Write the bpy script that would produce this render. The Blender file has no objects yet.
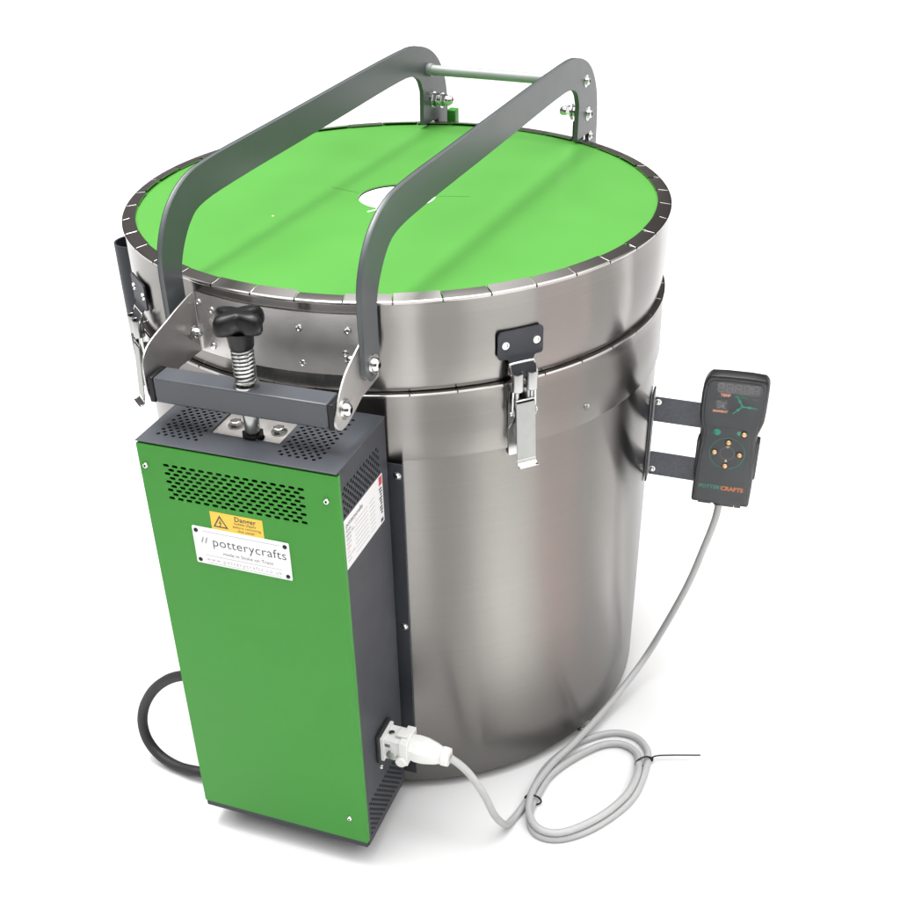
import bpy, bmesh, math, random
from mathutils import Vector, Matrix
random.seed(7)
C = bpy.context.scene.collection
PI = math.pi
rad = math.radians
R = 0.30            # kiln radius
H = 0.6124          # top of the lid
ZL = 0.5213         # lower edge of the lid
ZB = 0.5195         # upper edge of the body
FLOOR = -0.012
BOX_W, BOX_Y, BOX_D, BOX_T, BOX_B = 0.2038, -0.4136, 0.1152, 0.5066, 0.0215

# ------------------------------------------------------------------ materials
def mat(name, col, rough=0.5, metal=0.0, coat=0.0, spec=0.5, noise=None, bump=None):
    m = bpy.data.materials.new(name); m.use_nodes = True
    nt = m.node_tree; N = nt.nodes; L = nt.links
    b = N['Principled BSDF']
    b.inputs['Base Color'].default_value = (*col, 1)
    b.inputs['Roughness'].default_value = rough
    b.inputs['Metallic'].default_value = metal
    b.inputs['Coat Weight'].default_value = coat
    b.inputs['Coat Roughness'].default_value = 0.12
    b.inputs['Specular IOR Level'].default_value = spec
    tc = N.new('ShaderNodeTexCoord')
    if noise:                       # (scale, amount): gentle unevenness of colour and gloss
        nz = N.new('ShaderNodeTexNoise'); nz.inputs['Scale'].default_value = noise[0]
        nz.inputs['Detail'].default_value = 6
        L.new(tc.outputs['Object'], nz.inputs['Vector'])
        mx = N.new('ShaderNodeMix'); mx.data_type = 'RGBA'
        a = noise[1]
        mx.inputs['A'].default_value = (*[c*(1-a) for c in col], 1)
        mx.inputs['B'].default_value = (*[min(1, c*(1+a)) for c in col], 1)
        L.new(nz.outputs['Fac'], mx.inputs['Factor'])
        L.new(mx.outputs['Result'], b.inputs['Base Color'])
        mr = N.new('ShaderNodeMapRange'); mr.inputs['To Min'].default_value = max(.02, rough-.08)
        mr.inputs['To Max'].default_value = min(1, rough+.08)
        L.new(nz.outputs['Fac'], mr.inputs['Value']); L.new(mr.outputs['Result'], b.inputs['Roughness'])
    if bump:                        # (scale, strength)
        nb = N.new('ShaderNodeTexNoise'); nb.inputs['Scale'].default_value = bump[0]
        nb.inputs['Detail'].default_value = 3
        L.new(tc.outputs['Object'], nb.inputs['Vector'])
        bp = N.new('ShaderNodeBump'); bp.inputs['Strength'].default_value = bump[1]
        bp.inputs['Distance'].default_value = 0.001
        L.new(nb.outputs['Fac'], bp.inputs['Height']); L.new(bp.outputs['Normal'], b.inputs['Normal'])
    return m

def steel(name, col, rough, aniso, radial=True, wobble=0.25):
    """brushed stainless sheet: fine grain round the drum, slight smears in the gloss, slightly wavy sheet"""
    m = bpy.data.materials.new(name); m.use_nodes = True
    nt = m.node_tree; N = nt.nodes; L = nt.links
    b = N['Principled BSDF']
    b.inputs['Metallic'].default_value = 1
    b.inputs['Anisotropic'].default_value = aniso; b.inputs['Anisotropic Rotation'].default_value = .25
    tc = N.new('ShaderNodeTexCoord')
    if radial:
        tg = N.new('ShaderNodeTangent'); tg.direction_type = 'RADIAL'; tg.axis = 'Z'
        L.new(tg.outputs['Tangent'], b.inputs['Tangent'])
    mp = N.new('ShaderNodeMapping'); mp.inputs['Scale'].default_value = (3, 3, 900)
    L.new(tc.outputs['Object'], mp.inputs['Vector'])
    gr = N.new('ShaderNodeTexNoise'); gr.inputs['Scale'].default_value = 1; gr.inputs['Detail'].default_value = 4
    L.new(mp.outputs['Vector'], gr.inputs['Vector'])
    mx = N.new('ShaderNodeMix'); mx.data_type = 'RGBA'
    mx.inputs['A'].default_value = (*[c*.93 for c in col], 1); mx.inputs['B'].default_value = (*[c*1.07 for c in col], 1)
    L.new(gr.outputs['Fac'], mx.inputs['Factor']); L.new(mx.outputs['Result'], b.inputs['Base Color'])
    b.inputs['Roughness'].default_value = rough
    return m

M = dict(
    steel=steel('brushed_stainless_steel', (.172, .165, .156), .25, .97),
    lidsteel=steel('brushed_stainless_lid_steel', (.205, .197, .187), .20, .95),
    tab=steel('folded_steel_tab', (.40, .385, .37), .22, .3, radial=False),
    plate=mat('satin_stainless_plate', (.60, .585, .57), .42, 1, noise=(60, .08), bump=(700, .25)),
    zinc=mat('zinc_plated_steel', (.46, .47, .46), .25, 1, noise=(80, .1)),
    dullzinc=mat('dull_zinc_bar', (.30, .32, .31), .5, .25, noise=(60, .12)),
    armgrey=mat('grey_arm_enamel', (.078, .088, .092), .32, 0, spec=.55, noise=(30, .10), bump=(700, .10)),
    lever=mat('zinc_lever_sheet', (.33, .34, .33), .38, 1, noise=(90, .15)),
    chrome=mat('bright_bolt_steel', (.72, .72, .71), .16, 1, noise=(200, .1)),
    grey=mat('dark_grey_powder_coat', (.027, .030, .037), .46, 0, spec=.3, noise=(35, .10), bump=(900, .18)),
    topgrey=mat('dark_grey_coat_lit', (.060, .066, .076), .36, 0, spec=.5, noise=(35, .10), bump=(900, .15)),  # box grey made lighter, light from above put into the colour
    speck=mat('mottled_dark_grey_paint', (.058, .062, .078), .36, 0, noise=(420, .8), bump=(500, .4)),
    green=mat('green_powder_coat_shaded', (.033, .236, .021), .42, 0, spec=.3, noise=(14, .07), bump=(1200, .14)),  # lid paint darkened, shade of the upright front put into the colour
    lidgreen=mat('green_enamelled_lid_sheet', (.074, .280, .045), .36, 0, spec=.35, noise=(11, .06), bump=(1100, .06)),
    black=mat('black_plastic', (.008, .008, .009), .34, 0, spec=.28, noise=(60, .2)),
    rubber=mat('black_rubber', (.016, .016, .018), .6, 0, noise=(90, .25), bump=(400, .3)),
    hole=mat('dark_interior', (.012, .012, .013), .9),  # near-black colour stands for shade in recesses and gaps
    white=mat('white_plastic', (.72, .72, .70), .38, 0, noise=(50, .04)),
    label=mat('white_label', (.80, .80, .80), .45, 0, noise=(40, .03)),
    yellow=mat('yellow_label', (.80, .52, .05), .45, 0, noise=(60, .06)),
    ink=mat('black_ink', (.03, .03, .035), .5),
    paleink=mat('grey_ink', (.30, .30, .31), .5),
    redink=mat('red_ink', (.55, .06, .08), .5),
    cable=mat('pale_grey_pvc', (.42, .425, .425), .42, 0, noise=(80, .06)),
    fibre=mat('white_ceramic_fibre', (.85, .85, .84), .95, 0, noise=(120, .05), bump=(300, .5)),
    face=mat('slate_membrane_keypad', (.034, .038, .041), .42, 0, spec=.3, noise=(120, .10)),
    case=mat('black_controller_case', (.010, .010, .012), .38, 0, noise=(150, .25), bump=(900, .3)),
    screen=mat('smoked_display_window', (.055, .053, .056), .25, 0, noise=(90, .2)),
    seg=mat('unlit_display_segment', (.15, .145, .145), .4),
    teal=mat('green_print', (.02, .22, .13), .4),
    orange=mat('orange_print', (.62, .19, .05), .4),
    rose=mat('faded_orange_print', (.62, .30, .19), .45),
    cream=mat('cream_print', (.70, .50, .30), .4),
    led=mat('brass_button_dome', (.80, .50, .24), .22, .6, noise=(300, .1)),
    floor=mat('white_studio_floor', (.72, .72, .72), .75, 0, spec=.2, noise=(2, .01)),
    scratch=mat('pencil_mark', (.035, .16, .03), .5),
)

# ------------------------------------------------------------------ mesh helpers
class MB:
    def __init__(s): s.bm = bmesh.new(); s.mats = []
    def mi(s, m):
        m = M[m]
        if m not in s.mats: s.mats.append(m)
        return s.mats.index(m)
    def add(s, fn, m):
        i = s.mi(m); n0 = len(s.bm.faces); v0 = len(s.bm.verts)
        r = fn(s.bm)
        s.bm.faces.ensure_lookup_table()
        for f in s.bm.faces[n0:]: f.material_index = i
        return s
    def box(s, c, sz, m, mx=None):
        def fn(bm):
            T = (mx or Matrix.Identity(4)) @ Matrix.Translation(c) @ Matrix.Diagonal((*sz, 1))
            bmesh.ops.create_cube(bm, size=1, matrix=T)
        return s.add(fn, m)
    def cyl(s, a, b, r, m, r2=None, seg=24):
        a = Vector(a); b = Vector(b); d = b-a
        def fn(bm):
            T = Matrix.Translation((a+b)/2) @ d.to_track_quat('Z', 'Y').to_matrix().to_4x4()
            bmesh.ops.create_cone(bm, cap_ends=True, segments=seg, radius1=r, radius2=r if r2 is None else r2, depth=d.length, matrix=T)
        return s.add(fn, m)
    def lathe(s, prof, m, mx=None, seg=32, closed=False):
        mx = mx or Matrix.Identity(4)
        def fn(bm):
            rings = []
            for (r, z) in prof:
                if r < 1e-6: rings.append([bm.verts.new(mx @ Vector((0, 0, z)))])
                else: rings.append([bm.verts.new(mx @ Vector((r*math.cos(2*PI*k/seg), r*math.sin(2*PI*k/seg), z))) for k in range(seg)])
            pairs = list(zip(rings, rings[1:]))
            if closed: pairs.append((rings[-1], rings[0]))
            for A, B in pairs:
                for k in range(seg):
                    k2 = (k+1) % seg
                    if len(A) == 1 and len(B) == 1: continue
                    if len(A) == 1: bm.faces.new((A[0], B[k2], B[k]))
                    elif len(B) == 1: bm.faces.new((A[k], A[k2], B[0]))
                    else: bm.faces.new((A[k], A[k2], B[k2], B[k]))
        return s.add(fn, m)
    def buckle(s, amp, seed):
        # long shallow buckles running up the thin sheet
        rr = random.Random(seed); W = [(rr.randint(5, 34), rr.uniform(0, 6.28)) for _ in range(9)]
        for v in s.bm.verts:
            a = math.atan2(v.co.y, v.co.x); r = math.hypot(v.co.x, v.co.y)
            if r > R-.004:
                d = amp*sum(math.sin(k*a+p+v.co.z*1.5*math.sin(p))*(12/(k+6))**1.3 for k, p in W)/2
                v.co.x += d*math.cos(a); v.co.y += d*math.sin(a)
        return s
    def tube(s, pts, r, m, seg=12, closed=False):
        P = [Vector(p) for p in pts]; n = len(P)
        def fn(bm):
            rings = []; nrm = None
            for i in range(n):
                a = P[i-1] if (i > 0 or closed) else P[i]; b = P[(i+1) % n] if (i < n-1 or closed) else P[i]
                t = (b-a).normalized()
                if nrm is None: nrm = t.orthogonal().normalized()
                nrm = (nrm - t*nrm.dot(t)).normalized(); bn = t.cross(nrm)
                rings.append([bm.verts.new(P[i]+r*(math.cos(2*PI*k/seg)*nrm+math.sin(2*PI*k/seg)*bn)) for k in range(seg)])
            m_ = n if closed else n-1
            for i in range(m_):
                A = rings[i]; B = rings[(i+1) % n]
                for k in range(seg):
                    k2 = (k+1) % seg; bm.faces.new((A[k], A[k2], B[k2], B[k]))
            if not closed:
                bm.faces.new(list(reversed(rings[0]))); bm.faces.new(rings[-1])
        return s.add(fn, m)
    def mesh(s, me, m, mx=None):
        if mx is not None: me.transform(mx)
        s.add(lambda bm: bm.from_mesh(me), m)
        bpy.data.meshes.remove(me); return s
    def plate(s, loops, th, m, mx=None, bevel=0):
        return s.mesh(plate_mesh(loops, th, bevel), m, mx)
    def text(s, body, size, m, mx, spacing=1.0, offset=0.0, align='CENTER', ys=1.0):
        cu = bpy.data.curves.new('lettering', 'FONT'); cu.body = body; cu.size = size
        cu.align_x = align; cu.align_y = 'CENTER'; cu.space_character = spacing; cu.offset = offset; cu.resolution_u = 4
        me = curve_to_mesh(cu)
        return s.mesh(me, m, mx @ Matrix.Diagonal((1, ys, 1, 1)))
    def fix(s):
        bmesh.ops.recalc_face_normals(s.bm, faces=s.bm.faces[:]); return s
    def build(s, name, parent=None, bevel=0, smooth=35, fix=True, mxw=None):
        if fix: s.fix()
        me = bpy.data.meshes.new(name)
        for f in s.bm.faces: f.smooth = True
        s.bm.to_mesh(me); s.bm.free()
        for m in s.mats: me.materials.append(m)
        me.set_sharp_from_angle(angle=rad(smooth))
        o = bpy.data.objects.new(name, me); C.objects.link(o)
        if parent is not None: o.parent = parent
        if bevel:
            b = o.modifiers.new('bevel', 'BEVEL'); b.width = bevel; b.segments = 2; b.limit_method = 'ANGLE'; b.angle_limit = rad(40)
        return o

def curve_to_mesh(cu):
    o = bpy.data.objects.new('temporary', cu); C.objects.link(o)
    dg = bpy.context.evaluated_depsgraph_get(); dg.update()
    me = bpy.data.meshes.new_from_object(o.evaluated_get(dg))
    bpy.data.objects.remove(o); bpy.data.curves.remove(cu)
    return me

def plate_mesh(loops, th, bevel=0):
    cu = bpy.data.curves.new('outline', 'CURVE'); cu.dimensions = '2D'; cu.fill_mode = 'BOTH'
    cu.extrude = max(0, th/2-bevel); cu.bevel_depth = bevel; cu.bevel_resolution = 1; cu.offset = -bevel
    for lp in loops:
        sp = cu.splines.new('POLY'); sp.points.add(len(lp)-1); sp.use_cyclic_u = True
        for p, (x, y) in zip(sp.points, lp): p.co = (x, y, 0, 1)
    return curve_to_mesh(cu)

def frame(x, y, n, o=(0, 0, 0)):
    m = Matrix.Identity(4)
    for i, v in enumerate((x, y, n)):
        for k in range(3): m[k][i] = v[k]
    for k in range(3): m[k][3] = o[k]
    return m
FRONT = lambda y: frame((1, 0, 0), (0, 0, 1), (0, -1, 0), (0, y, 0))
SIDE = lambda x: frame((0, 1, 0), (0, 0, 1), (1, 0, 0), (x, 0, 0))
TOP = lambda z: Matrix.Translation((0, 0, z))

def rect(x0, y0, x1, y1, r=0, n=4):
    if r <= 0: return [(x0, y0), (x1, y0), (x1, y1), (x0, y1)]
    out = []
    for cx, cy, a in ((x1-r, y0+r, -90), (x1-r, y1-r, 0), (x0+r, y1-r, 90), (x0+r, y0+r, 180)):
        for k in range(n+1):
            t = rad(a+90*k/n); out.append((cx+r*math.cos(t), cy+r*math.sin(t)))
    return out
def disc(cx, cy, rx, ry=None, n=10, ph=0):
    ry = rx if ry is None else ry
    return [(cx+rx*math.cos(2*PI*k/n+ph), cy+ry*math.sin(2*PI*k/n+ph)) for k in range(n)]
def chaikin(P, it=2, closed=True):
    for _ in range(it):
        Q = []; n = len(P)
        rng = range(n) if closed else range(n-1)
        if not closed: Q.append(P[0])
        for i in rng:
            a = Vector(P[i]); b = Vector(P[(i+1) % n])
            Q += [tuple(a*.75+b*.25), tuple(a*.25+b*.75)]
        if not closed: Q.append(P[-1])
        P = Q
    return P
def spline(P, n=8, closed=False):
    P = [Vector(p) for p in P]; out = []; N = len(P)
    g = (lambda i: P[i % N]) if closed else (lambda i: P[max(0, min(N-1, i))])
    for i in range(N if closed else N-1):
        a, b, c, d = g(i-1), g(i), g(i+1), g(i+2)
        for k in range(n):
            t = k/n
            out.append(.5*((2*b)+(c-a)*t+(2*a-5*b+4*c-d)*t*t+(3*b-a-3*c+d)*t**3))
    if not closed: out.append(P[-1])
    return out
def polar(r, deg, z): return Vector((r*math.cos(rad(deg)), r*math.sin(rad(deg)), z))

def thing(name, label, cat, loc):
    o = bpy.data.objects.new(name, None); C.objects.link(o); o.location = loc
    o['label'] = label; o['category'] = cat; o.empty_display_size = .1
    return o
def tag(o, label, cat): o['label'] = label; o['category'] = cat

def domed_bolt(mb, p, n, r, h, m='chrome', socket=True, washer=True):
    """button head screw at p with outward direction n"""
    p = Vector(p); n = Vector(n).normalized()
    mx = Matrix.Translation(p) @ n.to_track_quat('Z', 'Y').to_matrix().to_4x4()
    if washer: mb.lathe([(0, 0), (r*1.45, 0), (r*1.45, h*.18), (r*1.0, h*.2)], m, mx, 20)
    z0 = h*.18 if washer else 0
    mb.lathe([(r, z0), (r*.97, z0+h*.45), (r*.75, z0+h*.8), (r*.42, z0+h*.92)], m, mx, 20)
    if socket: mb.lathe([(r*.42, z0+h*.92), (r*.36, z0+h*.45), (0, z0+h*.45)], 'hole', mx, 6)
    else: mb.lathe([(r*.42, z0+h*.92), (0, z0+h*.97)], m, mx, 20)
def acorn_nut(mb, p, n, r, m='chrome'):
    p = Vector(p); n = Vector(n).normalized()
    mx = Matrix.Translation(p) @ n.to_track_quat('Z', 'Y').to_matrix().to_4x4()
    mb.lathe([(0, 0), (r*1.35, 0), (r*1.35, r*.2), (r, r*.22)], m, mx, 20)
    mb.lathe([(r*1.1, r*.2), (r*1.1, r*.95), (r*.95, r*1.1)], m, mx, 6)
    mb.lathe([(r*.92, r*1.05), (r*.9, r*1.6), (r*.7, r*2.1), (r*.35, r*2.4), (0, r*2.48)], m, mx, 20)
def hex_bolt(mb, p, n, r, h, m='chrome'):
    p = Vector(p); n = Vector(n).normalized()
    mx = Matrix.Translation(p) @ n.to_track_quat('Z', 'Y').to_matrix().to_4x4()
    mb.lathe([(0, 0), (r*1.5, 0), (r*1.5, h*.2), (r, h*.2)], m, mx, 24)
    mb.lathe([(r*1.08, h*.2), (r*1.08, h*.9), (r*.9, h), (0, h)], m, mx, 6)

# ================================================================== the kiln
kiln = thing('pottery_kiln', 'round stainless steel pottery kiln with green lid, dark grey lifting arms and green control box', 'kiln', (0, 0, 0))

# ---- body: drum, overlapping upper band, folded tab rim, feet
b = MB()
b.lathe([(0, 0.0), (R-.012, 0.0), (R-.002, .0004), (R, .003)]+[(R, .003+.452*k/8) for k in range(1, 9)], 'steel', seg=384)
b.buckle(.00030, 3)
body = b.build('body', kiln, smooth=50)
b = MB()      # upper band, lapped over the drum; its lower edge runs level round the drum
b.lathe([(R-.0002, .4490), (R+.0022, .4484), (R+.0026, .4492), (R+.0018, .480), (R+.0012, .506), (R+.0014, ZB-.0040), (R+.0022, ZB-.0020), (R+.0018, ZB-.0004), (R+.0005, ZB)], 'steel', seg=384)
b.buckle(.00026, 5)
b.build('upper_band', body, smooth=50)
def tab_ring(name, r0, r1, z, n, parent, ph=0.0, tilt=.0012, slope=.0020):
    b = MB()
    def fn(bm):
        for k in range(n):
            a0 = 2*PI*k/n+ph; da = 2*PI/n; gap = .0016/r1
            t0 = random.uniform(-1, 1)*tilt; t1 = t0+random.uniform(-1, 1)*tilt*.3
            S = 6; cols = []
            e0 = random.uniform(-.0006, .0006)
            for j in range(S+1):
                a = a0+gap/2+(da-gap)*j/S
                zi = z+t0+(t1-t0)*j/S
                c, s_ = math.cos(a), math.sin(a)
                cols.append([bm.verts.new((rr*c, rr*s_, zz)) for rr, zz in
                             ((r1+.0002, z-.0026), (r1+.0008, z-.0014), (r1+.0007, z-.0002), (r1-.0003, z+.0005), (r1-.0014, z+.0007), (r0+e0, zi+slope), (r0+e0, zi+slope-.0010))])
            for A, B in zip(cols, cols[1:]):
                for q in range(6): bm.faces.new((A[q], B[q], B[q+1], A[q+1]))
    # burred edges of the slits between the tabs
    for k in range(n):
        a = 2*PI*k/n+ph; c, s_ = math.cos(a), math.sin(a)
        rm = r1-.0008; rl = r0+.002 if k % 3 else r0+.006
        b.tube([(rm*c, rm*s_, z+.0002), (rl*c, rl*s_, z+slope*.8)], .00045, 'tab', 6)
    b.add(fn, 'tab')
    return b.build(name, parent, smooth=40, fix=False)
tab_ring('rim_tabs', R-.016, R+.0014, ZB+.0002, 41, body, ph=.06, tilt=.0010, slope=.0016)
b = MB()      # insulating bricks inside the rim, coloured near black for the gap's shade
b.lathe([(R-.002, ZB-.0025), (R-.07, ZB-.0025), (R-.07, .30)], 'hole', seg=96)
b.build('firebrick_rim', body)
for az in (-21.5, 70, 160, 205, 250):
    b = MB(); p = polar(R-.010, az, 0)
    b.cyl((p.x, p.y, FLOOR), (p.x, p.y, FLOOR+.005), .0120, 'rubber')
    b.cyl((p.x, p.y, FLOOR+.0045), (p.x, p.y, .001), .0095, 'zinc')
    b.build('foot', body, bevel=.0008)
b = MB()      # small open rivet hole on the band
p = polar(R+.0017, -29.9, .4664)
b.lathe([(0, .0004), (.0022, .0004), (.0034, .0012), (.0038, 0)], 'zinc', Matrix.Translation(p) @ p.xy.to_3d().to_track_quat('Z', 'Y').to_matrix().to_4x4(), 16)
b.build('rivet', body)


# ---- lid
b = MB()
b.lathe([(R-.03, ZL-.0003), (R-.0040, ZL), (R-.0034, ZL+.0008), (R-.0026, ZL+.005), (R-.0006, ZL+.018), (R, ZL+.035), (R, ZL+.05), (R, ZL+.07), (R, H-.006), (R+.0004, H-.0028), (R+.0004, H-.0014), (R-.0006, H-.0004)], 'lidsteel', seg=384)
b.buckle(.00050, 11)
lid = b.build('lid', kiln, smooth=50)
tab_ring('rim_tabs', R-.0135, R+.0004, H+.0004, 41, lid, ph=.02, tilt=.0009, slope=.0022)
b = MB()
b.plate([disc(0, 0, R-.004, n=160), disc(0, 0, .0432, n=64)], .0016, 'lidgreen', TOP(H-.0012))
# pencil guide lines and a chip of fibre dust beside the vent hole
zt = H-.0003
b.plate([[(-.083, .0075), (-.082, .0082), (-.046, -.0004), (-.046, -.0012)]], .0001, 'scratch', TOP(zt))
b.plate([[(.044, .0118), (.044, .0126), (.078, .021), (.0785, .0203)]], .0001, 'scratch', TOP(zt))
b.plate([[(-.0125, -.0565), (-.0105, -.0585), (-.004, -.049), (-.002, -.043), (-.0045, -.043), (-.0065, -.0485)]], .0002, 'fibre', TOP(zt))
b.plate([disc(-.105, -.098, .0016, n=8)], .0002, 'cream', TOP(zt))
b.build('lid_panel', lid, smooth=30)
b = MB()
b.lathe([(0, H-.003), (.030, H-.0029), (.0428, H-.0032), (.0428, H-.02)], 'fibre', seg=64)
b.build('vent_plug', lid)

# ---- two cranked lifting arms, cut from flat bar
arm_dir = Vector((math.sin(rad(4.3)), math.cos(rad(4.3)), 0)); arm_n = Vector((math.cos(rad(4.3)), -math.sin(rad(4.3)), 0))
outer = [(-.3220, .600), (-.3220, .640), (-.312, .6645), (-.296, .6845), (-.270, .700), (-.236, .707), (-.10, .7098), (.198, .7178), (.247, .7140), (.292, .697), (.318, .669), (.3275, .64), (.329, .60), (.329, .53)]
inner = [(.300, .53), (.300, .616), (.254, .6175), (.2555, .658), (.2475, .6745), (.229, .6835), (.19, .6865), (.0, .6805), (-.187, .6765), (-.252, .6725), (-.271, .661), (-.2865, .642), (-.2955, .622), (-.2955, .600)]
foot_end = [(-.30875+.01325*math.cos(t), .5655+.01325*math.sin(t)) for t in [0+(-PI)*k/10 for k in range(11)]]
def soft(P):
    q = []
    for i, p in enumerate(P): q.append(p)
    return chaikin(q, 2, closed=False)
arm_outline = soft(outer)+[inner[0], inner[1], inner[2]]+soft(inner[3:])+foot_end
def arm_pt(side, s, z, off=0):
    base = Vector((.098, -.31, 0)) if side > 0 else Vector((-.110, -.30, 0))
    d = base.dot(arm_n)
    return arm_n*(d+off)+arm_dir*s+Vector((0, 0, z))
TH = .0055
for side in (1, -1):
    b = MB()
    mx = frame(arm_dir, (0, 0, 1), arm_n, arm_pt(side, 0, 0))
    b.plate([arm_outline], TH, 'armgrey', mx, bevel=.0009)
    arm = b.build('lifting_arm', kiln, smooth=30)
    for s, z, r in ((-.308, .5665, .0070), (.277, .681, .0050), (.289, .640, .0058), (.302, .6105, .0040)):
        b = MB(); domed_bolt(b, arm_pt(side, s, z, side*TH/2), arm_n*side, r, r*.85)
        if s < 0: b.cyl(arm_pt(side, s, z, -side*TH/2), arm_pt(side, s, z, -side*(TH/2+.012)), .005, 'chrome')
        b.build('bolt', arm)
    b = MB(); acorn_nut(b, arm_pt(side, -.308, .5665, -side*(TH/2+.008)), -arm_n*side, .0062); b.build('acorn_nut', arm)
    b = MB(); acorn_nut(b, arm_pt(side, .283, .642, -side*TH/2), -arm_n*side, .0074)
    acorn_nut(b, arm_pt(side, .283, .642, -side*(TH/2+.012)), -arm_n*side, .0070)
    b.build('acorn_nut', arm)
b = MB()
b.cyl(arm_pt(1, .270, .681, -TH/2), arm_pt(-1, .270, .681, TH/2), .0062, 'dullzinc')
for side in (1, -1):
    b.cyl(arm_pt(side, .270, .681, -side*TH/2), arm_pt(side, .270, .681, -side*(TH/2+.006)), .0078, 'dullzinc')
b.build('lifting_bar', kiln, smooth=40)
# hinge posts on the back of the drum; the left one keeps its green paint
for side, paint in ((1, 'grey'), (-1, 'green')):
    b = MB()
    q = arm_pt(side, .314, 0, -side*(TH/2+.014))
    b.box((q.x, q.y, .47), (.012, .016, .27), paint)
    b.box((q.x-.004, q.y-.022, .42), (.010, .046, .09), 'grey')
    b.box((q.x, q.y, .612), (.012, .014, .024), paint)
    b.build('hinge_post', kiln, bevel=.0012)

# ---- folded stainless bracket on the front of the lid
XR, XL = .0925, -.0975
b = MB()
def curved(bm):
    S = 20; cols = []
    a0 = math.degrees(math.atan2(-.29, XL)); a1 = math.degrees(math.atan2(-.29, XR))
    for j in range(S+1):
        a = a0+(a1-a0)*j/S
        cols.append([bm.verts.new(polar(rr, a, zz)) for rr, zz in ((R+.0004, .5405), (R+.0022, .5405), (R+.0022, .6015), (R+.0004, .6015))])
    for A, B in zip(cols, cols[1:]):
        for q in range(4): bm.faces.new((A[q], B[q], B[(q+1) % 4], A[(q+1) % 4]))
    bm.faces.new(cols[0]); bm.faces.new(cols[-1])
b.add(curved, 'plate')
flange = {XR: [(-.2885, .6015), (-.310, .5965), (-.335, .5875), (-.3620, .5775), (-.377, .5635), (-.3865, .5480), (-.3900, .5380), (-.381, .5300), (-.366, .5280), (-.348, .5330), (-.330, .5390), (-.2885, .5410)],
          XL: [(-.2885, .6015), (-.2990, .6010), (-.3200, .5975), (-.3420, .5925), (-.3640, .5885), (-.3790, .5835), (-.3880, .5740), (-.3890, .5600), (-.3885, .5380), (-.377, .5300), (-.362, .5300), (-.346, .5380), (-.330, .5420), (-.2885, .5410)]}
for X, prof in flange.items():
    b.plate([[prof[0]]+chaikin(prof[1:-1], 2, closed=False)+[prof[-1]]], .0018, 'plate', SIDE(X), bevel=.0004)
bracket = b.build('lid_bracket', kiln, smooth=40)
for az, z in ((-104.6, .5875), (-105.4, .5495), (-86.1, .5855), (-86.0, .5500), (-77.2, .5860), (-107.8, .592), (-77.9, .5625)):
    b = MB(); p = polar(R+.002, az, z)
    n = polar(1, az, 0)
    b.lathe([(0, .0009), (.0012, .0009), (.0019, .0019), (.0032, .0017), (.0037, 0)], 'chrome', Matrix.Translation(p) @ n.to_track_quat('Z', 'Y').to_matrix().to_4x4(), 16)
    b.build('rivet', bracket)
b = MB()
domed_bolt(b, (XR+.001, -.3695, .5465), (1, 0, 0), .0068, .0062)
b.cyl((XR-.001, -.3695, .5465), (XR-.008, -.3695, .5465), .004, 'chrome')
b.build('bolt', bracket)
b = MB()
domed_bolt(b, (XL-.001, -.3695, .5465), (-1, 0, 0), .0068, .0062)
b.build('bolt', bracket)
# crossbar of square tube with black end caps
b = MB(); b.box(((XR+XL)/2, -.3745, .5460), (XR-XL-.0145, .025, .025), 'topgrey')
bar = b.build('crossbar', kiln, bevel=.0016)
for X, s in ((XR, -1), (XL, 1)):
    b = MB(); b.box((X+s*.0040, -.3745, .5460), (.0060, .0256, .0256), 'black'); b.build('end_cap', bar, bevel=.001)

# ---- clamp: lobed knob, spring and threaded rod down to the box
RX, RY = .0005, -.3745
b = MB()
def star(bm):
    prof = [(.80, .6118), (.93, .6128), (1.0, .6158), (1.01, .6200), (.97, .6250), (.86, .6285), (.62, .6300), (.3, .6298)]
    S = 60; rings = []
    for f, z in prof:
        ring = []
        for k in range(S):
            t = 2*PI*k/S
            r = (.0212+.0070*math.cos(4*(t-rad(-22))))*f
            u, v = r*math.cos(t-rad(20)), r*math.sin(t-rad(20))*.80
            ring.append(bm.verts.new((RX+u*math.cos(rad(20))-v*math.sin(rad(20)), RY+u*math.sin(rad(20))+v*math.cos(rad(20)), z)))
        rings.append(ring)
    for A, B in zip(rings, rings[1:]):
        for k in range(S): bm.faces.new((A[k], A[(k+1) % S], B[(k+1) % S], B[k]))
    bm.faces.new(rings[-1]); bm.faces.new(list(reversed(rings[0])))
b.add(star, 'black')
b.lathe([(.0102, .5955), (.0112, .597), (.0120, .606), (.0150, .6125)], 'black', Matrix.Translation((RX, RY, 0)), 32)
b.lathe([(0, .5955), (.0102, .5955)], 'black', Matrix.Translation((RX, RY, 0)), 32)
knob = b.build('clamp_knob', kiln, smooth=50)
b = MB()
turns = 9; pts = [(RX+.0092*math.cos(2*PI*t), RY+.0092*math.sin(2*PI*t), .5612+.0335*t/turns) for t in [i/20 for i in range(turns*20+1)]]
b.tube(pts, .00135, 'zinc', 8); b.build('spring', knob)
b = MB()
pts = [(.0066, .500)]
z = .515
b.lathe([(0, .470), (.0050, .470), (.0050, .5105), (.0068, .5115), (.0072, .5150), (.0072, .534), (.0062, .536), (.0062, .596)], 'zinc', Matrix.Translation((RX, RY, 0)), 24)
b.lathe([(.0062, .5586), (.0122, .5586), (.0122, .5606), (.0062, .5606)], 'zinc', Matrix.Translation((RX, RY, 0)), 24)
b.lathe([(.0052, .5085), (.0108, .5085), (.0112, .5102), (.0052, .5110)], 'black', Matrix.Translation((RX, RY, 0)), 6)
b.build('threaded_rod', knob)

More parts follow.
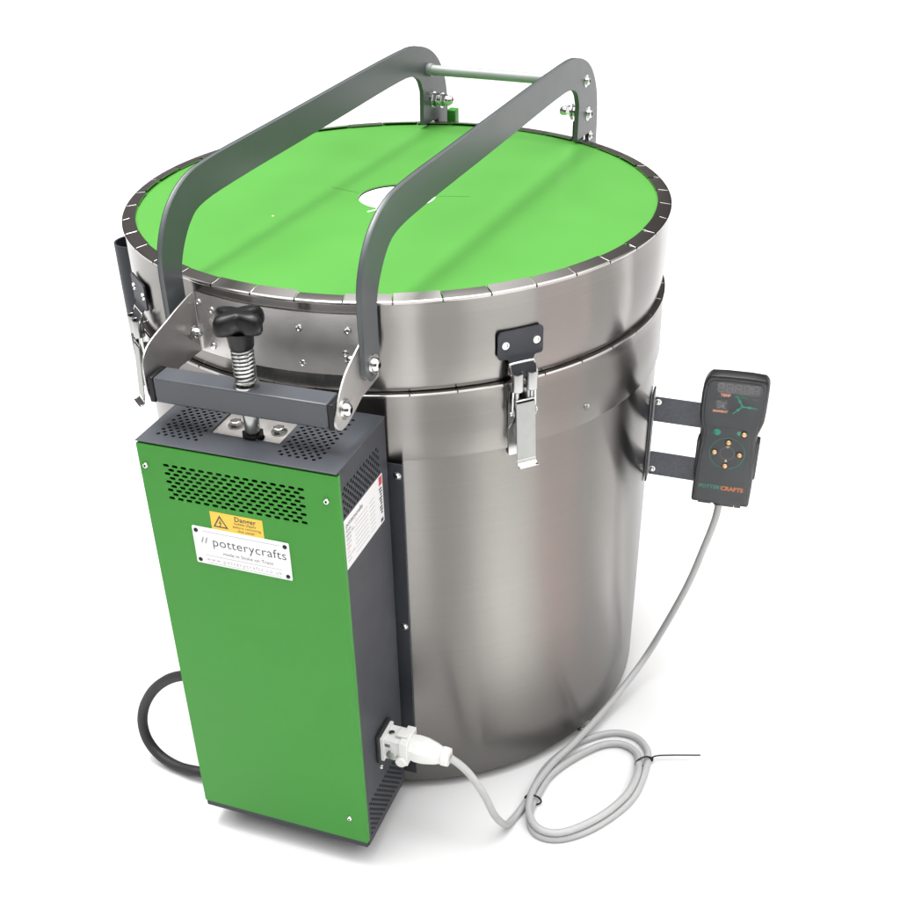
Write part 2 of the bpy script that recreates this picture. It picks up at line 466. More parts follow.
# ---- control box
W2 = BOX_W/2
yb = BOX_Y+BOX_D-.003
b = MB()
b.box((0, (BOX_Y+.004+yb)/2, BOX_B+.001), (BOX_W, yb-BOX_Y-.004, .002), 'grey')          # floor
b.box((0, yb-.001, (BOX_B+BOX_T)/2), (BOX_W-.004, .002, BOX_T-BOX_B-.006), 'grey')      # back
b.box((-W2+.00075, (BOX_Y+.006+yb)/2, (BOX_B+BOX_T)/2), (.0015, yb-BOX_Y-.006, BOX_T-BOX_B-.005), 'grey')
b.box((0, BOX_Y+.0022, BOX_B+.006), (BOX_W-.001, .0030, .011), 'grey')                   # lower front lip
b.box((0, (BOX_Y+yb)/2, .25), (BOX_W-.03, .06, .40), 'hole')                              # dark works inside
box = b.build('control_box', kiln, bevel=.0006)

holes = []
nx = 22; px = .00648; py = .0046
for r in range(9):
    n = 16 if r % 2 == 0 else 15
    for k in range(n):
        x = -.0735+k*.00925+(0 if r % 2 == 0 else .004625)+r*.00005
        z = .4838-r*.00445
        holes.append(rect(x-.0031, z-.00150, x+.0031, z+.00150, .0014, 3))
b = MB()
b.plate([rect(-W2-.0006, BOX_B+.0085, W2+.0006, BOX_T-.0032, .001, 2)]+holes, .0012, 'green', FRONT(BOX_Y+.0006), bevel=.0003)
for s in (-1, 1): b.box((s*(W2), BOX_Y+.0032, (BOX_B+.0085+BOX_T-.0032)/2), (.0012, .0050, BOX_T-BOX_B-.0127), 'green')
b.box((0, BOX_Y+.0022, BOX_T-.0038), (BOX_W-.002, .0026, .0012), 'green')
b.build('front_panel', box, smooth=30)

cut = rect(-.0425, -.3795, .0300, -.3330)
holes = [cut]
def grid(x0, x1, y0, y1, p, r, skip=None):
    out = []; j = 0; y = y0
    while y <= y1+1e-6:
        x = x0+(p/2 if j % 2 else 0)
        while x <= x1+1e-6:
            if not (skip and skip(x, y)): out.append(disc(x, y, r, n=8, ph=PI/8))
            x += p
        y += p*.58; j += 1
    return out
sk = lambda x, y: -.0455 < x < .0335 and y < -.3295
holes += grid(-.0875, .0800, -.3965, -.3165, .0080, .00205, sk)
b = MB()
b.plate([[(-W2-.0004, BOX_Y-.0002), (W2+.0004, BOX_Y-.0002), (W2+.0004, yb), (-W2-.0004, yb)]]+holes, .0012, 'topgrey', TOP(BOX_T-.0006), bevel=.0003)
b.build('top_panel', box, smooth=30)
b = MB()
sl = rect(RX-.0085, -.3850, RX+.0085, RY+.0125, .006, 3)
b.plate([rect(-.0445, -.3815, .0320, -.3310), disc(RX, RY+.001, .0102, n=20)], .0015, 'plate', TOP(BOX_T-.0030))
b.box((RX, RY, BOX_T-.016), (.05, .03, .002), 'hole')
tp = b.build('striker_plate', box)
for x, y in ((-.0265, -.3575), (.0185, -.3570)):
    b = MB(); hex_bolt(b, (x, y, BOX_T-.0022), (0, 0, 1), .0052, .0058); b.build('hex_bolt', box)

# right side panel: perforated top and bottom
yf = BOX_Y+.0047
def sgrid(y0, y1, z0, z1, p, r):
    out = []; j = 0; z = z0
    while z <= z1+1e-6:
        y = y0+(p/2 if j % 2 else 0)
        while y <= y1+1e-6:
            out.append(disc(y, z, r, n=8, ph=PI/8)); y += p
        z += p*.52; j += 1
    return out
holes = sgrid(-.4030, -.3190, .4565, .4870, .0074, .0020)+sgrid(-.4000, -.3100, .0330, .0800, .0074, .0020)
b = MB()
for z0, z1, hs in ((BOX_B, .0900, [h for h in holes if h[0][1] < .2]), (.0900, .4500, []), (.4500, BOX_T-.0016, [h for h in holes if h[0][1] > .2])):
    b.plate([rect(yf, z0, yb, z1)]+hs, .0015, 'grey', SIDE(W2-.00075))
b.build('side_panel', box, smooth=30)

# screws on the green front and on the side
for x, z in ((-.0955, .4805), (.0905, .4765), (.0830, .0640)):
    b = MB(); domed_bolt(b, (x, BOX_Y-.0001, z), (0, -1, 0), .0030, .0026, washer=False); b.build('screw', box)
b = MB(); domed_bolt(b, (W2, -.3640, .1030), (1, 0, 0), .0032, .0028, washer=False); b.build('screw', box)

# maker's plate
NX0, NX1, NZ0, NZ1 = -.0560, .0470, .3790, .4215
F = FRONT(BOX_Y-.0006)
def at(x, z, y=BOX_Y-.00135): return frame((1, 0, 0), (0, 0, 1), (0, -1, 0), (x, y, z))
b = MB()
b.plate([rect(NX0, NZ0, NX1, NZ1, .0012, 3)], .0014, 'label', F, bevel=.0003)
b.text('potterycrafts', .0143, 'ink', at(.0040, .4065), 1.05, -.00004)
for dx in (-.0022, .0018):     # two leaning strokes of the emblem
    P = chaikin([(-.0455+dx, .4030), (-.0440+dx, .4040), (-.0424+dx, .4085), (-.0420+dx, .4115), (-.0434+dx, .4105), (-.0450+dx, .4060)], 2)
    b.plate([P], .0001, 'paleink', FRONT(BOX_Y-.0014))
b.text('made in Stoke on Trent', .0056, 'ink', at(.0015, .3948), 1.0)
b.text('www.potterycrafts.co.uk', .0060, 'paleink', at(-.0040, .3852), 1.32)
for z, x0, x1 in ((.4175, -.045, .037), (.3898, -.046, .037), (.3812, -.044, .036)):
    b.plate([rect(x0, z-.00018, x1, z+.00018)], .0001, 'paleink', FRONT(BOX_Y-.0014))
plate_o = b.build('name_plate', box, smooth=30, fix=False)
for x in (NX0+.0042, NX1-.0042):
    for z in (NZ0+.0042, NZ1-.0042):
        b = MB(); b.lathe([(0, .0012), (.0013, .0011), (.0021, .0006), (.0023, 0)], 'black', at(x, z, BOX_Y-.0013), 14); b.build('rivet', box)
# yellow danger label, tucked under the plate
b = MB()
b.plate([rect(-.0340, .4000, .0215, .4415)], .0003, 'yellow', FRONT(BOX_Y-.0001))
tri = lambda s: [(-.0240+s*math.cos(rad(a))*1.0, .4292+s*math.sin(rad(a))) for a in (90, 210, 330)]
b.plate([tri(.0092), tri(.0066)], .0001, 'ink', FRONT(BOX_Y-.0003))
b.plate([[(-.0233, .4345), (-.0258, .4292), (-.0241, .4294), (-.0250, .4262), (-.0256, .4264), (-.0244, .4246), (-.0238, .4262), (-.0244, .4261), (-.0225, .4302), (-.0240, .4301)]], .0001, 'ink', FRONT(BOX_Y-.0003))
b.text('Danger', .0074, 'ink', at(.0030, .4372, BOX_Y-.0004), 1.05, .0001)
b.text('Isolate supply', .0040, 'ink', at(.0025, .4325, BOX_Y-.0004), 1.05)
b.text('before removing', .0040, 'ink', at(.0040, .4285, BOX_Y-.0004), 1.1)
b.text('this cover', .0040, 'ink', at(.0030, .4245, BOX_Y-.0004), 1.1)
b.build('danger_label', box, smooth=30, fix=False)
# rating label on the side
b = MB()
b.plate([rect(-.4070, .3985, -.3160, .4525)], .0004, 'label', SIDE(W2+.0002))
def sat(y, z): return frame((0, 1, 0), (0, 0, 1), (1, 0, 0), (W2+.0006, y, z))
LX = SIDE(W2+.0005)
b.text('potterycrafts', .0075, 'ink', sat(-.4040, .4455), 1.0, align='LEFT')
rows = ['MODEL', 'SERIAL NO', 'VOLTS', 'PHASE', 'AMPS', 'kW', 'MAX TEMP', 'DATE']
for i, t in enumerate(rows):
    z = .4390-i*.0047
    b.text(t, .0036, 'ink' if i < 3 else ('redink' if i in (4,) else 'paleink'), sat(-.4045, z), 1.0, align='LEFT')
    b.plate([rect(-.3850, z-.0016, -.3540, z-.0012)], .0001, 'paleink', LX)
    b.plate([rect(-.3500, z-.0016, -.3370, z-.0012)], .0001, 'paleink', LX)
b.plate([rect(-.3250, .4420, -.3175, .4515)], .0001, 'redink', LX)
for k in range(9):
    z = .4385-k*.0034
    b.plate([rect(-.3255+.0012*(k % 3), z-.0011, -.3190+.0006*(k % 2), z+.0009)], .0001, 'ink', LX)
b.plate([rect(-.3245, .4005, -.3185, .4045)], .0001, 'ink', LX)
b.build('rating_label', box, smooth=30, fix=False)

# socket on the side with its gasket
PY, PZ = -.3560, .1360
b = MB(); b.box((W2+.0022, PY, PZ), (.0044, .036, .038), 'rubber'); b.build('gasket', box, bevel=.0012)
b = MB()
b.box((W2+.0060, PY, PZ), (.004, .031, .032), 'white')
b.box((W2+.0155, PY, PZ), (.020, .026, .027), 'white')
b.cyl((W2+.016, PY-.0131, PZ-.006), (W2+.016, PY-.0150, PZ-.006), .006, 'white')
b.box((W2+.012, PY-.0133, PZ+.007), (.007, .001, .005), 'paleink')
b.cyl((W2+.012, PY, PZ+.0135), (W2+.012, PY, PZ+.0150), .0035, 'zinc')
b.build('socket', box, bevel=.0012)

# edge flanges that fix the box to the drum
for s in (1, -1):
    b = MB()
    b.box((s*(W2+.0035), -.2915, .2385), (.0170, .002, .4225), 'grey')
    b.box((s*(W2-.0050), -.2960, .2385), (.0018, .011, .4225), 'grey')
    fl = b.build('mounting_flange', kiln, bevel=.0006)
    for z in (.4370, .2480, .0600):
        b = MB(); domed_bolt(b, (s*(W2+.0065), -.2924, z), (0, -1, 0), .0030, .0024); b.build('screw', fl)

# ---- toggle latches: built once at azimuth 0, turned about the drum
def latch(az, first=None):
    if first:
        def cp(o, par):
            c = o.copy(); C.objects.link(c); c.parent = par
            for ch in [x for x in bpy.data.objects if x.parent == o]: cp(ch, c)
            return c
        r = cp(first, kiln); r.rotation_euler = (0, 0, rad(az)); return r
    LF = lambda x: frame((0, 1, 0), (0, 0, 1), (1, 0, 0), (x, 0, 0))
    b = MB()        # base plate on the drum with two ears
    b.plate([rect(-.0115, .440, .0115, .5120, .002)], .0016, 'zinc', LF(R+.0026))
    for s in (-1, 1):
        b.plate([[(R+.003, .4990), (R+.0135, .4960), (R+.0155, .4900), (R+.0125, .4830), (R+.003, .4700)]], .0012, 'zinc', frame((1, 0, 0), (0, 0, 1), (0, -1, 0), (0, s*.0120, 0)))
        b.cyl((R+.0105, s*.0105, .4905), (R+.0105, s*.0148, .4905), .0026, 'chrome')
    base = b.build('toggle_latch', kiln, bevel=.0003)
    b = MB()        # dark T shaped strike plate, its tongue bent outward
    T = rect(-.0240, .5460, .0240, .5740, .0045)
    T = [(-.0120, .5290), (.0120, .5290), (.0120, .5420), (.0140, .5450), (.0160, .5460), (.0210, .5460), (.0232, .5470), (.0240, .5490), (.0240, .5700), (.0225, .5730), (.0200, .5740), (-.0200, .5740), (-.0225, .5730), (-.0240, .5700), (-.0240, .5490), (-.0232, .5470), (-.0210, .5460), (-.0160, .5460), (-.0140, .5450), (-.0120, .5420)]
    me = plate_mesh([T], .0020)
    for v in me.vertices:
        u, w, h = v.co; v.co = (R+.0022+h+max(0, .5480-w)*.55, u, w)
    b.mesh(me, 'grey')
    st = b.build('strike_plate', base, smooth=30)
    for y in (-.0165, .0165):
        b = MB()
        b.lathe([(0, .0006), (.0017, .0006), (.0025, .0016), (.0038, .0014), (.0043, 0)], 'chrome', Matrix.Translation((R+.0031, y, .5602)) @ Vector((1, 0, 0)).to_track_quat('Z', 'Y').to_matrix().to_4x4(), 18)
        o = b.build('rivet', base)
    b = MB()        # wire bail hooked over the tongue
    x0 = R+.0100
    bail = [(x0+.002, -.0075, .5250), (x0+.001, -.0128, .5315), (x0-.001, -.0138, .5360), (x0-.003, -.0132, .5398), (x0-.0035, -.0105, .5412), (x0-.0035, .0105, .5412), (x0-.003, .0132, .5398), (x0-.001, .0138, .5360), (x0+.001, .0128, .5315), (x0+.002, .0075, .5250)]
    b.tube(spline(bail, 6), .00135, 'chrome', 8)
    b.build('wire_bail', base)
    for s in (-1, 1):
        b = MB()
        o_ = (x0+.0022, s*.0078, 0)
        b.lathe([(.0042, .5335), (.0057, .5340), (.0061, .5330), (.0061, .5155), (.0052, .5145), (.0018, .5145)], 'zinc', Matrix.Translation(o_), 18)
        b.lathe([(.0042, .5335), (.0040, .5300), (0, .5300)], 'hole', Matrix.Translation(o_), 18)
        b.tube([(x0+.0022, s*.0078, .5150), (x0+.0022, s*.0078, .4980)], .0018, 'zinc', 8)
        b.tube([(x0+.0016, s*.0118, .5160), (x0+.0016, s*.0124, .4900)], .0013, 'chrome', 8)
        b.build('spring_barrel', base)
    b = MB()        # lever: folded channel with a turned lip
    x1 = R+.0150
    mxl = Matrix.Translation((x1, 0, .5035)) @ Matrix.Rotation(rad(-4), 4, 'Y')
    for s in (-1, 1): b.box((-.0035, s*.0098, -.022), (.0075, .0011, .044), 'zinc', mxl)
    b.box((.0006, 0, -.0310), (.0011, .0207, .060), 'lever', mxl)
    b.box((-.0012, 0, -.0030), (.0011, .0170, .010), 'black', mxl)
    b.tube([(x1-.0005, -.0103, .5050), (x1-.0005, .0103, .5050)], .0011, 'chrome', 8)
    P = [mxl @ Vector(p) for p in ((.0006, 0, -.0600), (.0016, 0, -.0640), (.0045, 0, -.0665), (.0080, 0, -.0668))]
    def lip(bm):
        prev = None
        for p in spline([tuple(p) for p in P], 5):
            row = [bm.verts.new((p.x+dx, y, p.z+dz)) for (y, dx, dz) in ((-.0104, 0, 0), (.0104, 0, 0), (.0104, -.0004, -.0012), (-.0104, -.0004, -.0012))]
            if prev:
                for q in range(4): bm.faces.new((prev[q], prev[(q+1) % 4], row[(q+1) % 4], row[q]))
            else: bm.faces.new(row)
            prev = row
        bm.faces.new(prev)
    b.add(lip, 'chrome')
    b.build('lever', base, bevel=.0003)
    base.rotation_euler = (0, 0, rad(az))
    return base
first_latch = latch(-46.0)
latch(-132.0, first_latch).location.z = .005

# ---- open tube socket on the left flank
b = MB()
tc = (-.3195, -.056)
b.lathe([(.0205, .37), (.0220, .37), (.0220, .5480), (.0198, .5480), (.0198, .372), (.0, .372)], 'grey', Matrix.Translation((*tc, 0)), 40)
b.box((-.3015, -.052, .45), (.012, .016, .14), 'grey')
b.build('prop_socket', kiln, smooth=40)

# ---- controller bracket on the right flank
AZ = 4.5
b = MB()
Rz = Matrix.Rotation(rad(AZ), 4, 'Z')
BY = .0215
b.box((R+.0020, 0, .3490), (.0022, .022, .116), 'grey', Rz)
br = b.build('controller_bracket', kiln, bevel=.0005)
for z0, z1 in ((.3690, .4000), (.2975, .3280)):
    b = MB()
    b.plate([rect(R+.0035, z0, .3620, z1, .001)], .0022, 'speck', frame((1, 0, 0), (0, 0, 1), (0, -1, 0), (0, BY, 0)))
    b.box((R+.0105, BY+.0020, (z0+z1)/2), (.014, .0015, z1-z0-.004), 'grey')
    b.build('bracket_strap', br, bevel=.0004)
for z in (.3945, .3055):
    b = MB(); domed_bolt(b, (R+.0075, BY-.0012, z), (0, -1, 0), .0026, .0024, socket=False); b.build('bolt', br)
b = MB()
b.plate([rect(.3585, .292, .4235, .405, .004)], .0022, 'grey', frame((1, 0, 0), (0, 0, 1), (0, -1, 0), (0, BY+.0026, 0)))
b.build('cradle_plate', br)

# ================================================================== handheld controller
CX, CZ = .3925, .3660
ctrl = thing('kiln_controller', 'black handheld programmer with round brass buttons held in the bracket on the right flank', 'controller', (CX, .010, CZ-.082))
YAW = Matrix.Translation((CX, .012, CZ)) @ Matrix.Rotation(rad(3), 4, 'Z')
def cf(y, x=0, z=0): return YAW @ frame((1, 0, 0), (0, 0, 1), (0, -1, 0), (x, y, z))
case = [(-.0335, -.0790), (-.0325, -.0820), (-.0310, -.0830), (.0310, -.0830), (.0325, -.0820), (.0335, -.0790), (.0335, -.030), (.0315, .004), (.0315, .012), (.0350, .023), (.0372, .032), (.0372, .070), (.0355, .0770), (.0300, .0815), (-.0255, .0815), (-.0310, .0770), (-.0350, .067), (-.0350, .030), (-.0330, .021), (-.0300, .011), (-.0300, .003), (-.0325, -.030)]
case = chaikin(case, 1)
face = [(-.0290, -.0765), (-.0286, -.0775), (-.0275, -.0780), (.0275, -.0780), (.0286, -.0775), (.0290, -.0765), (.0290, -.030), (.0268, .004), (.0268, .014), (.0305, .025), (.0325, .033), (.0325, .066), (.0300, .0730), (.0265, .0760), (-.0235, .0760), (-.0275, .0725), (-.0302, .065), (-.0302, .032), (-.0285, .023), (-.0255, .013), (-.0255, .003), (-.0280, -.030)]
face = chaikin(face, 1)
def cparent(o):
    o.parent = ctrl; o.matrix_parent_inverse = Matrix.Translation(ctrl.location).inverted(); return o
b = MB()
b.plate([case], .0190, 'case', cf(-.0020), bevel=.0024)
for x0, x1, z0, z1 in ((-.0345, -.0285, -.052, -.003), (.0300, .0355, -.047, .002)):   # side grips
    b.plate([rect(x0, z0, x1, z1, .002)], .017, 'case', cf(.001), bevel=.0015)
for x in (-.0215, -.014, .006, .0125, .0205):                                            # screw bosses under the lower edge
    b.box((x, .001, -.0838), (.0075, .014, .006 if x < 0 else .0085), 'case', YAW)
case_o = cparent(b.build('case', None, smooth=40))
b = MB()
b.plate([face], .0016, 'face', cf(-.0116), bevel=.0006)
b.plate([rect(-.0290, .0190, .0310, .0194)], .0001, 'case', cf(-.01245))
YT = -.0126
b.plate([rect(-.0190, .0615, .0290, .0745, .001)], .0002, 'screen', cf(-.01245))
for i in range(5):   # unlit segments of the display
    cx = -.0150+i*.0095; 
    for x0, z0, x1, z1 in ((-.0026, .0726, .0026, .0732), (-.0026, .0677, .0026, .0683), (-.0026, .0628, .0026, .0634), (-.0034, .0686, -.0028, .0724), (.0028, .0686, .0034, .0724), (-.0034, .0636, -.0028, .0674), (.0028, .0636, .0034, .0674)):
        b.plate([rect(cx+x0, z0, cx+x1, z1)], .0001, 'seg', cf(YT))
b.plate([rect(-.0180, .0420, -.0065, .0520, .0005)], .0002, 'screen', cf(-.01245))
for i in range(2):
    cx = -.0148+i*.0052
    for z in (.0435, .0470, .0505): b.plate([rect(cx-.0014, z-.0002, cx+.0014, z+.0002)], .0001, 'seg', cf(YT))
b.text('TEMP', .0046, 'rose', cf(YT-.0001, -.0088, .0590), 1.0, .00022)
b.text('DEGREES', .0038, 'teal', cf(YT-.0001, .0085, .0585), 1.0)
b.text('SEGMENT', .0038, 'rose', cf(YT-.0001, -.0125, .0388), 1.0, .0002)
b.text('HOLD', .0030, 'seg', cf(YT-.0001, .0235, .0575), 1.0)
# three-armed green emblem
cx, cz = .0110, .0475
for ang, ln in ((122, .0150), (-3, .0165), (226, .0140)):
    d = Vector((math.cos(rad(ang)), math.sin(rad(ang)))); n_ = Vector((-d.y, d.x))
    c0 = Vector((cx, cz))
    P = [c0+n_*.0011, c0+d*ln*.28+n_*.0007, c0+d*ln*.5+n_*.0019, c0+d*ln*.6+n_*.0006, c0+d*ln+n_*.0006, c0+d*ln-n_*.0006, c0+d*ln*.6-n_*.0006, c0+d*ln*.5-n_*.0019, c0+d*ln*.28-n_*.0007, c0-n_*.0011]
    b.plate([[tuple(p) for p in P]], .0001, 'teal', cf(YT-.00003*(ang % 7)))
b.plate([disc(.0012, -.0135, .0200, n=48), disc(.0012, -.0135, .0195, n=48)], .0001, 'teal', cf(YT))
b.plate([disc(.0012, -.0135, .0082, n=32), disc(.0012, -.0135, .0078, n=32)], .0001, 'seg', cf(YT))
b.plate([[(-.0014, -.0045), (.0034, -.0045), (.0010, -.0068)]], .0001, 'cream', cf(YT))
b.plate([[(-.0008, -.0245), (.0024, -.0245), (.0008, -.0205)]], .0001, 'cream', cf(YT))
b.text('POTTERY', .0066, 'teal', cf(YT-.0001, -.0122, -.0598), .98, .0001)
b.text('CRAFTS', .0074, 'orange', cf(YT-.0001, .0120, -.0600), .98, .00025)
face_o = cparent(b.build('keypad', None, smooth=40, fix=False))
for x, z, m in ((-.0130, .0125, 'teal'), (.0170, .0128, 'led'), (.0012, .0005, 'led'), (-.0132, -.0135, 'led'), (.0150, -.0140, 'led'), (.0005, -.0300, 'led')):
    b = MB()
    mz = cf(-.0124, x, z)
    b.lathe([(.0042, 0), (.0042, .0006), (.0030, .0008)], 'black' if m == 'led' else 'teal', mz, 20)
    b.lathe([(.0030, .0006), (.0027, .0014), (.0016, .0021), (0, .0024)], m, mz, 20)
    if m == 'led' and x > .016: b.plate([disc(-.0052+x, z+.0010, .0028, n=16)], .0001, 'teal', cf(YT))
    cparent(b.build('button', None, smooth=60, fix=False))
b = MB()
b.lathe([(.0062, -.003), (.0060, .001), (.0050, .004)], 'rubber', YAW @ Matrix.Translation((-.002, .002, -.0865)), 20)
cparent(b.build('cable_gland', None))

# ================================================================== controller cable
lead = MB()
path = [(W2+.0790, PY, PZ-.0028), (.1925, -.3545, .1240), (.2030, -.3490, .1050), (.2150, -.3400, .0700), (.2235, -.3300, .0320)]
path += [(0.231, -0.3137, 0.003), (0.2346, -0.2939, -0.007), (0.2386, -0.2762, -0.0075), (0.243, -0.2498, -0.0074), (0.2474, -0.2025, -0.0074), (0.2662, -0.1568, -0.0074), (0.2912, -0.1268, -0.0074), (0.3144, -0.1116, -0.0074), (0.3374, -0.1106, -0.0074), (0.3536, -0.1219, -0.0074), (0.3624, -0.1416, -0.0074), (0.3636, -0.1854, -0.0074), (0.3575, -0.2203, -0.0074), (0.3408, -0.2551, -0.0074), (0.3182, -0.2861, -0.0074), (0.2934, -0.3052, -0.0074), (0.2716, -0.3082, -0.0074), (0.2563, -0.2959, -0.0074), (0.2499, -0.2723, -0.0054), (0.2514, -0.2485, -0.0064), (0.2563, -0.2132, -0.0064), (0.274, -0.177, -0.0064), (0.2985, -0.1445, -0.0064), (0.3177, -0.1317, -0.0064), (0.3344, -0.1313, -0.0064), (0.3482, -0.1406, -0.0064), (0.3541, -0.1583, -0.0044), (0.3571, -0.1864, -0.0004), (0.3526, -0.2203, 0.0016), (0.3374, -0.2548, 0.0016), (0.3153, -0.2852, 0.0016), (0.2927, -0.3044, 0.0016), (0.2711, -0.3064, 0.0016), (0.2548, -0.2921, 0.0016), (0.247, -0.2685, 0.0016), (0.2465, -0.242, 0.0026), (0.2558, -0.1987, 0.0024), (0.2721, -0.1605, 0.006)]
path += [(.2906, -.1000, .0060), (.3085, -.0500, .0165), (.3310, .0000, .0460), (.3649, .0080, .1444), (.3816, .0120, .2133), (.3900, .0130, .2560), (.3915, .0140, .2830)]
lead.tube(spline(path, 8), .0043, 'cable', 14)
lead = lead.build('controller_cable', None, smooth=80)
tag(lead, 'pale grey cable coiled on the floor, running from white plug up to the controller', 'cable')
b = MB()
b.box((W2+.0300, PY, PZ), (.010, .031, .031), 'white')
def plug(bm):
    secs = [(W2+.0345, .0135, .0145), (W2+.042, .0150, .0155), (W2+.050, .0150, .0150), (W2+.062, .0120, .0125), (W2+.0700, .0088, .0092), (W2+.0705, .0108, .0108), (W2+.0780, .0104, .0104), (W2+.0790, .0070, .0070)]
    prev = None; n = 8
    for x, ry, rz in secs:
        ring = [bm.verts.new((x, PY+ry*1.06*math.cos(2*PI*(k+.5)/n), PZ-(x-W2-.03)*.05+rz*1.06*math.sin(2*PI*(k+.5)/n))) for k in range(n)]
        if prev:
            for k in range(n): bm.faces.new((prev[k], prev[(k+1) % n], ring[(k+1) % n], ring[k]))
        else: bm.faces.new(ring)
        prev = ring
    bm.faces.new(prev)
b.add(plug, 'white')
b.cyl((W2+.028, PY-.0150, PZ-.010), (W2+.028, PY-.0185, PZ-.010), .0062, 'white')      # locking clip
b.box((W2+.026, PY, PZ+.0165), (.013, .012, .004), 'white')
b.build('plug', lead, bevel=.0012, smooth=30)
def tie(p, d, w, tail=None):
    d = Vector(d).normalized(); p = Vector(p)
    b = MB(); pts = []
    for k in range(28):
        t = 2*PI*k/28
        pts.append(p+d*(w*math.cos(t))+Vector((0, 0, .0074*math.sin(t))))
    b.tube(pts, .0012, 'black', 6, closed=True)
    if tail:
        b.box(p+d*(w+.001), (.005, .0035, .0045), 'black')
        b.tube(spline([p+d*w, p+d*(w+.012)+Vector((0, 0, .002)), Vector(tail)], 6), .0010, 'black', 6)
    b.build('cable_tie', lead)
tie((0.2489, -0.2596, -0.0038), (1, .04, 0), .0098)
tie((0.3585, -0.1534, -0.0052), (.75, .66, 0), .0105, tail=(0.4232, -0.123, -0.002))

# ================================================================== mains cable
hose = MB()
hp = [(-W2+.002, -.330, .1500), (-.1350, -.330, .1440)]+[(-0.1675, -0.33, 0.133), (-0.1904, -0.33, 0.1189), (-0.212, -0.331, 0.0962), (-0.2276, -0.333, 0.0675), (-0.2325, -0.336, 0.0404), (-0.2259, -0.34, 0.0171), (-0.2071, -0.345, 0.0018), (-0.1792, -0.35, -0.0019), (-0.1464, -0.352, 0.0019)]+[(-.1000, -.340, -.0050), (-.0400, -.300, -.0052), (.0, -.270, -.0053)]
hose.tube(spline(hp, 8), .0064, 'rubber', 16)
hose = hose.build('mains_cable', None, smooth=80)
tag(hose, 'thick black mains cable looping out of the left side of the control box', 'cable')
b = MB(); b.lathe([(.0075, 0), (.0105, .002), (.0105, .010), (.0078, .014)], 'black', Matrix.Translation((-W2, -.330, .1500)) @ Vector((-1, 0, 0)).to_track_quat('Z', 'Y').to_matrix().to_4x4(), 12)
b.build('cable_gland', hose)

# ================================================================== the setting
b = MB(); b.plate([rect(-30, -30, 30, 30)], .02, 'floor', TOP(FLOOR-.01))
fl = b.build('floor'); fl['kind'] = 'structure'; fl['label'] = 'plain white floor under the kiln'

# ------------------------------------------------------------------ light
w = bpy.data.worlds.new('World'); bpy.context.scene.world = w; w.use_nodes = True
nt = w.node_tree; N = nt.nodes; L = nt.links
bg = N['Background']
tc = N.new('ShaderNodeTexCoord'); sp = N.new('ShaderNodeSeparateXYZ'); L.new(tc.outputs['Generated'], sp.inputs['Vector'])
at2 = N.new('ShaderNodeMath'); at2.operation = 'ARCTAN2'
L.new(sp.outputs['Y'], at2.inputs[0]); L.new(sp.outputs['X'], at2.inputs[1])
mr = N.new('ShaderNodeMapRange'); mr.inputs['From Min'].default_value = -PI; mr.inputs['From Max'].default_value = PI
L.new(at2.outputs['Value'], mr.inputs['Value'])
cr = N.new('ShaderNodeValToRGB'); L.new(mr.outputs['Result'], cr.inputs['Fac'])
# added bright and dark bands by compass direction, mirrored as streaks in the steel
bands = [(-180, -150, .3, 0), (-150, -128, 1.2, 0), (-128, -98, .25, 0), (-98, -84, 2.2, 0), (-84, -66, .3, 0), (-66, -60, 1.4, 0), (-60, -37, .15, 0), (-37, -6, 5.0, 0), (-6, 26, 2.6, .22),
         (26, 38, .1, 0), (38, 47, 3.0, .05), (47, 62, .1, 0), (62, 70, 2.0, 0), (70, 96, .5, .10), (96, 140, 1.0, .05), (140, 180, .8, .12)]
e = cr.color_ramp.elements
while len(e) > 1: e.remove(e[0])
first = True
for a0, a1, v, pink in bands:
    v *= .18
    for a in (a0+.8, a1-.8):
        x = e[0] if first else e.new((a+180)/360)
        x.position = (a+180)/360; x.color = (v*1.02, v*(.985-pink), v*(.96-pink*.9), 1); first = False
dm = N.new('ShaderNodeMapRange'); dm.interpolation_type = 'SMOOTHSTEP'
dm.inputs['From Min'].default_value = .55; dm.inputs['From Max'].default_value = .88
L.new(sp.outputs['Z'], dm.inputs['Value'])
mx = N.new('ShaderNodeMix'); mx.data_type = 'RGBA'
L.new(dm.outputs['Result'], mx.inputs['Factor']); L.new(cr.outputs['Color'], mx.inputs['A']); mx.inputs['B'].default_value = (3.7, 3.7, 3.7, 1)
L.new(mx.outputs['Result'], bg.inputs['Color']); bg.inputs['Strength'].default_value = 1.0
def area(name, loc, target, size, power, col=(1, 1, 1)):
    l = bpy.data.lights.new(name, 'AREA'); l.shape = 'RECTANGLE'; l.size, l.size_y = size; l.energy = power; l.color = col
    o = bpy.data.objects.new(name, l); C.objects.link(o); o.location = loc
    o.rotation_euler = (Vector(target)-Vector(loc)).to_track_quat('-Z', 'Y').to_euler()
    return o
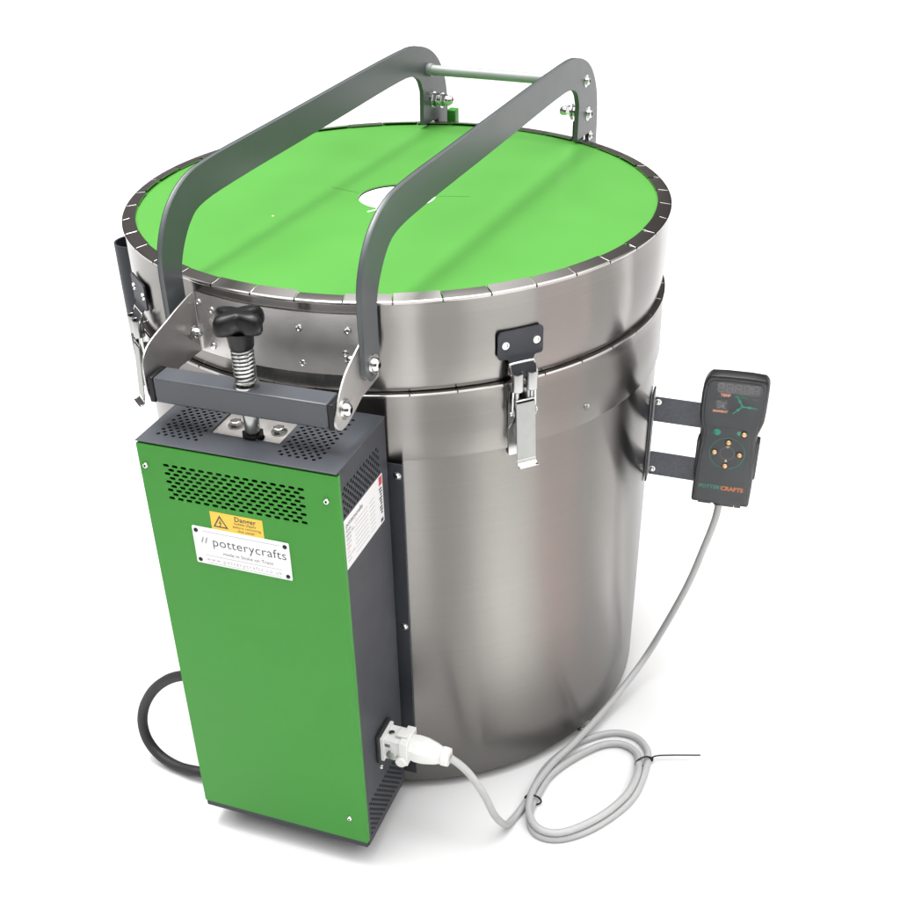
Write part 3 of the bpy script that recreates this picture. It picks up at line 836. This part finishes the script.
def added_floor_fill(name, az, r0, r1, wid, power, col=(1, 1, 1), h=2.6, spread=4):
    """added unseen overhead lamp that throws a rectangle of light on the floor beside the kiln"""
    c = polar((r0+r1)/2, az, h)
    o = area(name, c, (c.x, c.y, 0), (r1-r0, wid), power*(r1-r0)*wid, col)
    o.rotation_euler = (0, 0, rad(az)); o.data.spread = rad(spread)
    return o
def fan(phis, start, end, w, power, col):
    """a fan of narrow unseen lamps added over the floor; each one lies along the line that a strip of the drum mirrors"""
    for ph in phis:
        p = polar(R, ph, 0); d = polar(1, 2*ph+70, 0); c = p+d*(start+end)/2; c.z = 2.6
        o = area('added_floor_light', c, (c.x, c.y, 0), (end-start, w), power*(end-start)*w, col)
        o.rotation_euler = (0, 0, rad(2*ph+70)); o.data.spread = rad(4)
fan((-53.0, -50.2, -47.4, -44.6, -41.8), .24, 1.7, .095, 17, (1, .99, .97))  # unseen lamps added only to streak the mirroring steel
fan((-37, -33, -29.5), .28, 1.7, .10, 5.6, (1, .58, .55))
fan((-14,), .26, 1.7, .10, 13, (1, 1, 1))
fan((-68.5,), .45, 1.8, .10, 20, (.95, .97, 1))
added_floor_fill('added_floor_light', -92, .46, 1.3, .8, 2.6, spread=40)  # unseen fill added to whiten the shaded floor round the kiln
added_floor_fill('added_floor_light', 205, .45, 1.1, .5, 2.5, spread=40)
area('ceiling_strip_lamp', (-.35, .1, 2.7), (0, 0, .3), (1.6, .5), 48, (1, .98, .95))

# ------------------------------------------------------------------ camera
cam = bpy.data.cameras.new('camera'); co = bpy.data.objects.new('camera', cam); C.objects.link(co)
cam.sensor_width = 36; cam.lens = 1183.2795/900*36; cam.clip_end = 200; cam.clip_start = .05
cam.shift_x = 17.8146/900; cam.shift_y = 129.7578/900
co.location = (.50434, -1.21857, 1.03732); co.rotation_euler = (.9443, .0259, .3544)
S = bpy.context.scene; S.camera = co
# stand the whole place on z = 0
for o in bpy.data.objects:
    if o.parent is None: o.location.z -= FLOOR
S.render.resolution_x = S.render.resolution_y = 1024
S.view_settings.view_transform = 'Standard'; S.view_settings.look = 'None'
S.view_settings.exposure = 0; S.view_settings.gamma = 1
S.render.engine = 'CYCLES'
